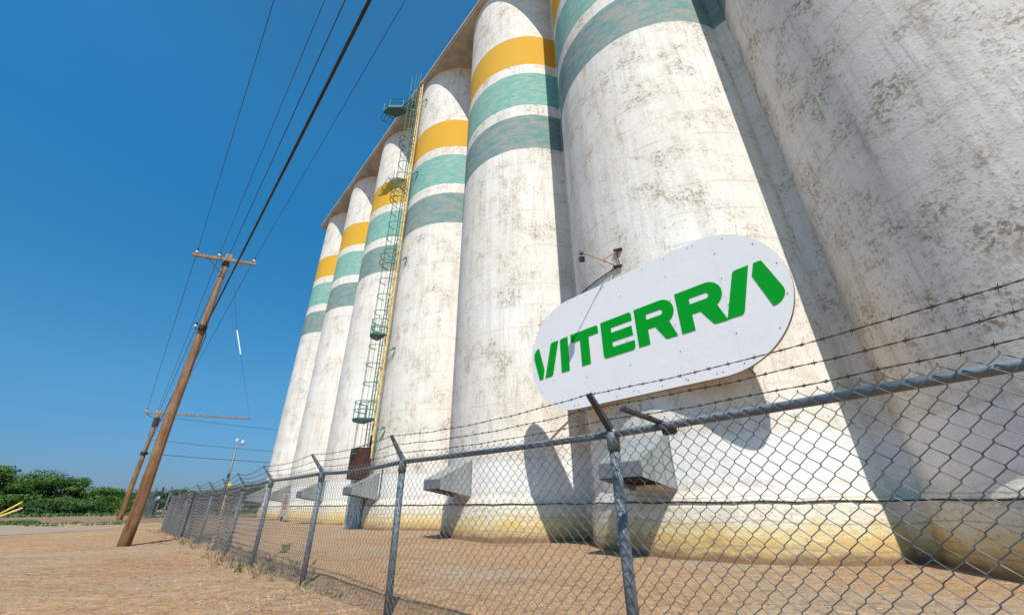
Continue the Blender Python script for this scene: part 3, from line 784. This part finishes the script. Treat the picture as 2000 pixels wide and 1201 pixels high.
# ------------------------------------------------------------------ far gate posts left of the fence
fg = empty('far_gate', (-44.6, 55.8, 0), 'small grey chain link gate beyond the wooden pole, left of the fence end', 'gate')
each('gate_post', M_GALV, fg, [lambda q, x=x, y=y: q.tube([(x,y,-.1), (x,y,3.6)], .11, 8) for x, y in ((0,0), (1.3,-.3), (-2.4,.6), (-2.0,1.3))])
m_ = MB()
for i in range(24):
    m_.tube([(-2.4+.1*i, .6-.025*i, .2+0*i), (-2.4+.1*i, .6-.025*i, 3.0)], .02, 3, False)
for i in range(12): m_.tube([(-2.4, .6, .3+.24*i), (0, 0, .3+.24*i)], .02, 3, False)
m_.build('gate_mesh', M_WIRE, fg)
bm_ = bmesh.new(); bmesh.ops.create_icosphere(bm_, subdivisions=2, radius=.28); me = bpy.data.meshes.new('marker_ball'); bm_.to_mesh(me); bm_.free(); me.materials.append(M_INS)
o = bpy.data.objects.new('marker_ball', me); COL.objects.link(o); o.parent = fg; o.location = (-.1, -.3, 2.3)

# ------------------------------------------------------------------ restriction sign near the far silos
rs_b = W(41.2, 10.3, 0)
rsn = empty('restriction_sign', rs_b, 'tall white board with a red prohibition ring on a dark post by the far silos', 'sign', None, ROWROT)
MB().box((0, 0, 1.42), (2.3, .04, 1.8)).build('sign_board', simple('sign_white', (.58,.56,.54), .5, 0, .1, 3), rsn)
def ring(m_, cx, cz, r0, r1, y0, y1, n=28):
    for i in range(n):
        a, b = 2*math.pi*i/n, 2*math.pi*(i+1)/n
        p = [(cx+r*math.cos(t), cz+r*math.sin(t)) for r, t in ((r0,a),(r1,a),(r1,b),(r0,b))]
        m_.prism(p, y0, y1)
rm = MB(); ring(rm, -.05, 1.62, .42, .56, -.032, -.022)
rm.prism([(-.36,1.90),(-.30,1.96),(.27,1.37),(.20,1.31)], -.034, -.0225); rm.build('red_ring', M_RED, rsn)
pm = MB(); pm.prism([(-.17,1.50),(-.02,1.48),(.06,1.72),(.0,1.80),(-.10,1.78)], -.030, -.0215); pm.prism(arcpts(.0, 1.86, .07, 0, 324, 9), -.030, -.0215); pm.build('pictogram', M_RUBBER, rsn)
each('bolt', M_RUST, rsn, [lambda q, x=x: q.prism(arcpts(x, .72, .06, 0, 324, 9), -.032, -.0215) for x in (-.5, .5)])
MB().box((-.55, .08, .3), (.35, .12, .9)).build('post', M_LAMP, rsn); MB().box((-.2, .07, 2.33), (1.4, .06, .08)).build('top_trim', M_TEALD, rsn)

# ------------------------------------------------------------------ utility poles and wires
PD = Vector((29.6, -33.24, 0)).normalized(); PN = Vector((-PD.y, PD.x, 0)); PN = PN if PN.x > 0 else -PN
p1 = Vector((-14.33, 17.0, 0)); p2 = Vector((-43.91, 50.24, 0)); p0 = p1 + PD*44.5
def pole(loc, h, r0, r1, label):
    e = empty('utility_pole', loc, label, 'utility pole', 'wooden utility poles along the lane')
    k = 12; pts = [Vector((.02*math.sin(i*1.1), .015*math.sin(i*.7), -.4+(h+.4)*i/k)) for i in range(k+1)]
    MB().tube(pts, [r0+(r1-r0)*i/k for i in range(k+1)], 16).build('pole_shaft', M_WOOD, e, True)
    return e
e1 = pole(p1, 12.72, .205, .135, 'near leaning brown wooden pole with a short crossarm carrying the power lines')
def ins(e, p, name='insulator', s=1.):
    m_ = MB().tube([p, p+Z*.07*s, p+Z*.08*s, p+Z*.13*s, p+Z*.14*s, p+Z*.22*s], [.03*s, .03*s, .085*s, .075*s, .04*s, .03*s], 10)
    o = m_.build(name, M_INS, e, True); MB().tube([p+Z*.20*s, p+Z*.30*s], .05*s, 8).build('cap', M_RUBBER, o); return o
def off(a, z, d=0): return PN*a + Z*z + PD*d
za, zb = 12.06, 12.56
arm = MB().bar(off(-1.36, za, .2), off(1.20, zb, .2), .13, .15).build('crossarm', M_WOOD, e1)
m_ = MB().bar(off(-.8, za+.06, .28), off(0, 11.5, .2), .04, .03); m_.bar(off(.85, zb-.12, .28), off(0, 11.5, .2), .04, .03); m_.build('arm_braces', M_ARM, e1)
MB().tube([off(0,12.05,0), off(0,12.2,0)], .165, 12).build('band', M_ARM, e1)
att = []
for a, zz in ((-1.227, 12.14), (-.37, 12.33), (1.08, 12.60)):
    ins(e1, off(a, zz, .2)); att.append(p1+off(a, zz+.27, .2))
m_ = MB().bar(off(-.1, 8.5, .2), off(-.30, 8.55, .2), .04, .04); m_.build('side_bracket', M_ARM, e1); ins(e1, off(-.28, 8.55, .2), s=.9)
att.append(p1+off(-.22, 8.80, .2))
MB().tube([off(.0,8.55,.18), off(.0,8.75,.2)], .17, 10).build('cable_clamp', M_RUBBER, e1)
MB().tube([off(.10,8.6,.16), off(.22,8.3,.18), off(.17,7.4,.17), off(.10,6.6,.18)], .018, 5).build('down_lead', M_RUBBER, e1)
catt = p1+off(.05, 8.62, .21)
e2 = pole(p2, 12.1, .27, .19, 'distant wooden pole whose long crossarm reaches far to the right')
d2 = Vector((-36.54+44.9, 56.84-49.36, 12.24-11.63)); a2 = Vector((-44.9, 49.36, 11.63))-p2
MB().bar(a2, a2+d2, .2, .2).build('crossarm', M_WOOD, e2)
m_ = MB().bar(a2+d2*.25, Vector((0,0,10.6)), .1, .08); m_.bar(a2, Vector((0,0,10.9)), .08, .06); m_.build('arm_braces', M_ARM, e2)
MB().tube([Vector((0,0,10.2)), Vector((0,0,11.2))], .3, 10).build('band', M_RUST, e2)
MB().tube([Vector((0,0,6.9)), Vector((0,0,7.2))], .36, 10).build('cable_clamp', M_RUBBER, e2)
for t in (.01, .1, .2): ins(e2, a2+d2*t+Z*.1, s=1.4)
def wire(a, b, sag, r, n=24): 
    return [a.lerp(b, t/n)-Z*sag*4*(t/n)*(1-t/n) for t in range(n+1)]
ends2 = [p2+a2+d2*.01+Z*.45, p2+a2+d2*.1+Z*.45, p2+a2+d2*.2+Z*.45, p2+Vector((-.3,0,9.2))]
wl_ = ['thin power line from the left end of the near crossarm', 'thin power line from the middle insulator of the near crossarm', 'thin power line from the right end of the near crossarm', 'thin power line held low on the side of the near pole']
for a, e_, lb, sl_ in zip(att, ends2, wl_, (-.06, -.06, -.045, -.038)):
    m_ = MB(); back = a+PD*44.5+Z*sl_*44.5
    m_.tube(wire(back, a, .08, 0), .0085, 5, False); m_.tube(wire(a, e_, .5, 0), .013, 5, False)
    tag(m_.build('power_line', M_RUBBER), lb, 'power line', 'overhead lines between the poles')
m_ = MB(); back = catt+PD*44.5-Z*.026*44.5
m_.tube(wire(back, catt, .08, 0), .022, 7, False); m_.tube(wire(catt, p2+Z*7.05, .5, 0), .025, 7, False)
m_.tube([p+PN*.024+Z*.02*math.sin(i*.9) for i, p in enumerate(wire(back, catt, .1, 0, 60))], .010, 5, False)
tag(m_.build('power_line', M_RUBBER), 'thick black cable crossing in front of the near pole, heaviest of the lines', 'cable', 'overhead lines between the poles')
for (zz, ex, lb) in ((11.4, (-24, 58, 9.3), 'faint wire running right from the distant pole, uppermost of three'), (8.6, (-24, 58, 6.9), 'faint wire running right from the distant pole, middle of three'), (7.05, (-22, 57, 5.9), 'thicker wire running right from the distant pole, lowest of three')):
    m_ = MB().tube(wire(p2+Z*zz, Vector(ex)+Vector((24, 6, -.2)), .5, 0), .022 if zz != 7.05 else .03, 4, False)
    tag(m_.build('service_wire', M_RUBBER), lb, 'wire', 'wires running right from the distant pole')
gw = empty('guy_line', (-12.7, 17, 8.5), 'thin slack line with a pale strain rod hanging right of the near pole', 'wire')
g0 = Vector((-12.7, 17, 8.5))
MB().tube([Vector((-13.6,17,11.1))-g0, Vector((-12.70,17,8.56))-g0], .009, 4, False).build('upper_line', M_RUBBER, gw)
MB().tube([Vector((-12.70,17,8.56))-g0, Vector((-12.19,17,7.39))-g0], .028, 8).build('strain_rod', M_INS, gw)
MB().tube([Vector((-12.19,17,7.39))-g0, p2+a2+d2*.99-g0], .007, 4, False).build('lower_line', M_RUBBER, gw)

# lighting mast behind the fence
ms = empty('lighting_mast', (-39.5, 60, 0), 'slim grey mast topped by a cluster of pale lamps behind the fence', 'mast')
MB().tube([(0,0,-.2), (0,0,9.3)], [.24,.13], 10).build('mast_tube', M_GALV, ms, True)
m_ = MB().bar((-.5,0,9.3), (1.0,.2,9.3), .08, .08); m_.build('yoke', M_GALV, ms)
for dx, dz in ((-.1,.35), (.75,.1)):
    lh = MB().box((dx, -.1, 9.5+dz), (.36,.3,.42), Matrix.Rotation(dx*.4, 3, 'Z')); lh.build('lamp_head', M_INS, ms, bevel=.05)

# striped guards at the left edge
for i, (a, b, mt, lb) in enumerate((((-27.0,22,-.1), (-24.4,22,1.53), simple('yellow_guard', (.62,.46,.03), .5, 0, .1, 3), 'bright yellow slanting guard pole, the upper of two at the left edge'),
                    ((-27.3,21.6,-.1), (-24.15,21.9,1.27), simple('cream_guard', (.66,.52,.24), .5, 0, .1, 3), 'cream slanting guard pole, the lower of two at the left edge'))):
    a, b = Vector(a), Vector(b); e = empty('guard_pole', a, lb, 'guard pole', 'slanting guard poles at the left edge')
    MB().tube([Vector((0,0,0)), b-a], .045, 10).build('tube', mt, e, True)
    MB().tube([b-a, (b-a)*1.012], [.045,.02], 10).build('end_cap', mt, e, True)

# ------------------------------------------------------------------ trees
def tree(loc, h, wd, mat, label, n=2600, seed=0, leaf=.34, group='trees along the far edge of the yard'):
    rnd = random.Random(seed); loc = Vector(loc); loc.z = gh(loc.x, loc.y)-.1
    e = empty('tree', loc, label, 'tree', group)
    tr = MB(); tr.tube([(0,0,-.2), (.05,0,h*.3), (.1,.1,h*.62)], [.17,.13,.06], 7)
    limbs = []
    for i in range(7):
        a = rnd.uniform(0, 6.28); z0 = h*rnd.uniform(.12, .45); q = Vector((math.cos(a)*wd*.33, math.sin(a)*wd*.33, z0+h*rnd.uniform(.15, .38)))
        tr.tube([(0,0,z0), tuple(q*.5+Vector((0,0,z0*.5))), tuple(q)], [.07,.05,.02], 5)
    tr.build('trunk', M_BARK, e, True)
    blobs = []
    for i in range(16):
        t = rnd.random(); a = rnd.uniform(0, 6.28); z0 = h*(.1+.78*t); rr_ = wd*.5*math.sqrt(max(.08, 1-(t*1.0-.25)**2*1.5))*rnd.uniform(.45, .95)
        blobs.append((Vector((math.cos(a)*rr_*.8, math.sin(a)*rr_*.8, z0)), rnd.uniform(.13, .25)*wd*rnd.uniform(.8,1.2), rnd.uniform(.5,.8)))
    m_ = MB()
    for i in range(n):
        c, r, fl_ = blobs[rnd.randrange(len(blobs))]
        v = Vector((rnd.gauss(0,1), rnd.gauss(0,1), rnd.gauss(0,1))).normalized()
        p = c + Vector((v.x, v.y, v.z*fl_))*r*(rnd.uniform(.6, 1.08))
        if p.z < .05: p.z = rnd.uniform(.05, .5)
        if p.z > h: p.z = h-rnd.uniform(0, .4)
        nv = (v+Vector((rnd.uniform(-.6,.6), rnd.uniform(-.6,.6), rnd.uniform(-.3,.8)))).normalized()
        x = nv.cross(Vector((rnd.uniform(-1,1), rnd.uniform(-1,1), .3))).normalized(); y = nv.cross(x)
        s1 = leaf*rnd.uniform(.45, 1.1); s2 = s1*rnd.uniform(.4,.75)
        m_.add([p-x*s1*.5, p+y*s2*.5+x*s1*.1, p+x*s1*.55, p-y*s2*.5+x*s1*.05], [(0,3,2,1)])
    m_.build('crown', mat, e)
    return e
def polar(u, d):     # bearing from image column at the horizon -> ground position
    t = math.atan((u-1000)/871.); return (d*math.sin(t), d*math.cos(t), 0)
TR = [(-120,94,7.2,9,'leafy green tree cut by the left edge of the picture'),
 (-30,92,6.4,8,'broad fresh green tree, tallest at the far left'),
 (40,96,6.2,8,'rounded green tree just right of the tallest one at the far left'),
 (88,93,5.9,7,'bushy green tree above the yellow guard poles'),
 (128,95,5.4,6.4,'green tree where the tall trees begin stepping down'),
 (165,92,4.5,6,'mid height green bush tree left of the distant pole'),
 (196,94,3.9,5,'low green bush tree closest on the left to the distant pole'),
 (222,96,3.4,5,'low green bush tree behind the foot of the distant pole')]
for i, (u, d, h, wd, lb) in enumerate(TR): tree(polar(u, d), h*1.06, wd*1.05, M_LEAF, lb, 8500, 11+i, .34)
for i, (u, d, h, lb) in enumerate(((20,88,3.0,'low shrub at the foot of the far left trees'), (75,87,2.6,'second low shrub from the left, under the tall trees'), (120,88,2.5,'low shrub under the stepping-down trees'), (165,87,2.1,'low shrub left of the distant pole base'), (250,91,3.0,'green bush between the two wooden poles'))):
    tree(polar(u, d), h, 7.5, M_LEAFD if i % 2 else M_LEAF, lb, 4600, 41+i, .32, 'low shrubs under the trees')
TD = [(262,128,5.0,9,'dark green tree seen between the two wooden poles'), (300,130,5.6,9,'dark tree just right of the near wooden pole'), (335,126,5.0,9,'dark tree above the far end of the fence'),
 (372,130,4.8,9,'dark tree behind the fence, left of the mast'), (412,128,4.6,9,'dark tree behind the fence at the foot of the mast'), (450,130,5.6,10,'dark tree behind the fence just right of the mast'), (490,126,6.4,10,'dark tree behind the fence, close to the last silo'), (526,132,6.6,10,'dark tree half hidden by the last silo')]
for i, (u, d, h, wd, lb) in enumerate(TD): tree(polar(u, d), h, wd, M_LEAFD, lb, 2400, 71+i, .5)

# ------------------------------------------------------------------ grass, weeds, stones
def blades(m_, x, y, h, n, spread, rnd, wd=.012):
    for i in range(n):
        a = rnd.uniform(0, 6.28); q = rnd.uniform(0, spread); bx, by = x+q*math.cos(a), y+q*math.sin(a); z = gh(bx, by)-.01
        ln = Vector((rnd.uniform(-.5,.5), rnd.uniform(-.5,.5), 1)).normalized()*h*rnd.uniform(.4,1.1); s_ = Vector((math.cos(a*3), math.sin(a*3), 0))*wd
        b_ = Vector((bx, by, z)); m_.add([b_-s_, b_+s_, b_+ln*.6+s_*.6+Vector((0,0,0)), b_+ln+Vector((ln.x*.5, ln.y*.5, -.1*h))], [(0,1,2,3)])
rnd = random.Random(5); dw = MB()
for i in range(1, len(FP)-1):
    a, b = P3[i], P3[i+1]; k = 60 if i < 9 else 30
    for j in range(k):
        t = rnd.random(); c = a.lerp(b, t); dn = rnd.gauss(.12, .28)
        dens = noise.noise(Vector((c.x*.7, c.y*.7, 2)))
        if dens < -.15+(.25 if i < 2 else 0): continue
        n_ = outward(i); blades(dw, c.x+n_.x*-dn, c.y+n_.y*-dn, rnd.uniform(.08, .26)*(1.2 if 3 <= i <= 7 else .8), 7, .10, rnd, .006+.0012*i)
tag(dw.build('dry_weeds', M_DRY), 'dry brown weeds matted along the foot of the fence', 'weeds', kind='stuff')
gs = MB()
for i in range(2600):
    t = R_(rnd.uniform(46.5, 60)); q = rnd.uniform(58, 66); x, y = -q*math.sin(t), q*math.cos(t); blades(gs, x, y, .35, 2, .3, rnd, .08)
for i in range(5200):
    t = R_(rnd.uniform(28, 62)); q = 84+rnd.gauss(0, 2.5); x, y = -q*math.sin(t), q*math.cos(t); blades(gs, x, y, .6, 2, .5, rnd, .12)
for i in range(14):
    t = R_(rnd.uniform(41, 47)); q = rnd.uniform(50, 62); x, y = -q*math.sin(t), q*math.cos(t); blades(gs, x, y, .3, 20, .7, rnd, .06)
tag(gs.build('grass', M_GRASS), 'green grass patches at the lane side and under the trees', 'grass', kind='stuff')
for (x, y, h, lb) in ((-7.06,14.34,.26,'small green weed growing alone inside the fence'), (-5.87,10.14,.16,'small green weed outside the fence by the dry tufts')):
    m_ = MB(); c = Vector((x, y, gh(x, y)))
    for i in range(70):
        a = rnd.uniform(0, 6.28); rr_ = h*rnd.uniform(.1, .65); z = h*rnd.uniform(.05, .9); p = Vector((rr_*math.cos(a), rr_*math.sin(a), z)); s_ = h*.16
        n_ = Vector((rnd.gauss(0,1), rnd.gauss(0,1), 1)).normalized(); xx = n_.cross(Vector((0,1,.2))).normalized(); yy = n_.cross(xx)
        m_.add([p-xx*s_, p+yy*s_*.6, p+xx*s_, p-yy*s_*.6], [(0,1,2,3)])
    e = empty('weed', c, lb, 'weed'); m_.build('leaves', M_GRASS, e)
    MB().tube([(0,0,-.02), (.01,0,h*.5), (0,.02,h*.9)], .006, 5).build('stem', M_GRASS, e)
# loose stones
def stones(n, seed, rmin, rmax, smin, smax, a0=-70, a1=75, clus=None):
    rnd = random.Random(seed); m_ = MB()
    ico = bmesh.new(); bmesh.ops.create_icosphere(ico, subdivisions=1, radius=1); iv = [v.co.copy() for v in ico.verts]; fi = [tuple(v.index for v in f.verts) for f in ico.faces]; ico.free()
    k = 0
    while k < n:
        q = rmin*(rmax/rmin)**rnd.random(); t = R_(rnd.uniform(a0, a1)); x, y = q*math.sin(t), q*math.cos(t)
        if noise.noise(Vector((x*.5, y*.5, 9))) < rnd.uniform(-.5, .25): continue
        if x*N.x+y*N.y > 10.6: k += 1; continue
        s_ = smin*(smax/smin)**(rnd.random()**2.2); ax = Vector((rnd.uniform(.7,1.3), rnd.uniform(.7,1.3), rnd.uniform(.4,.75)))*s_
        rz = Matrix.Rotation(rnd.uniform(0,6.28), 3, 'Z'); z = gh(x, y)+s_*.15
        m_.add([rz@Vector((v.x*ax.x*(1+.25*rnd.uniform(-1,1)), v.y*ax.y, v.z*ax.z))+Vector((x,y,z)) for v in iv], fi); k += 1
    return m_
def fence_stones(m_, n, seed):
    rnd = random.Random(seed)
    ico = bmesh.new(); bmesh.ops.create_icosphere(ico, subdivisions=1, radius=1); iv = [v.co.copy() for v in ico.verts]; fi = [tuple(v.index for v in f.verts) for f in ico.faces]; ico.free()
    for _ in range(n):
        i = rnd.choice((0,1,1,1,2,2,2,3,3,4,4,5,6,7)); c = P3[i].lerp(P3[i+1], rnd.random()); o_ = outward(i)
        dd = abs(rnd.gauss(0, 1.4))-.35; x, y = c.x+o_.x*dd, c.y+o_.y*dd
        if noise.noise(Vector((x*.8, y*.8, 5))) < rnd.uniform(-.5, .2): continue
        s_ = .007*(4.6**(rnd.random()**2.0)); ax = Vector((rnd.uniform(.7,1.4), rnd.uniform(.7,1.2), rnd.uniform(.4,.8)))*s_
        rz = Matrix.Rotation(rnd.uniform(0,6.28), 3, 'Z') @ Matrix.Rotation(rnd.uniform(-.5,.5), 3, 'X'); z = gh(x, y)+s_*.15
        m_.add([rz@Vector((v.x*ax.x*(1+.3*rnd.uniform(-1,1)), v.y*ax.y*(1+.2*rnd.uniform(-1,1)), v.z*ax.z))+Vector((x,y,z)) for v in iv], fi)
    return m_
tag(fence_stones(stones(9000, 3, 2.0, 30, .007, .028), 9000, 17).build('gravel', M_STONE), 'loose pale gravel scattered over the dirt', 'gravel', kind='stuff')
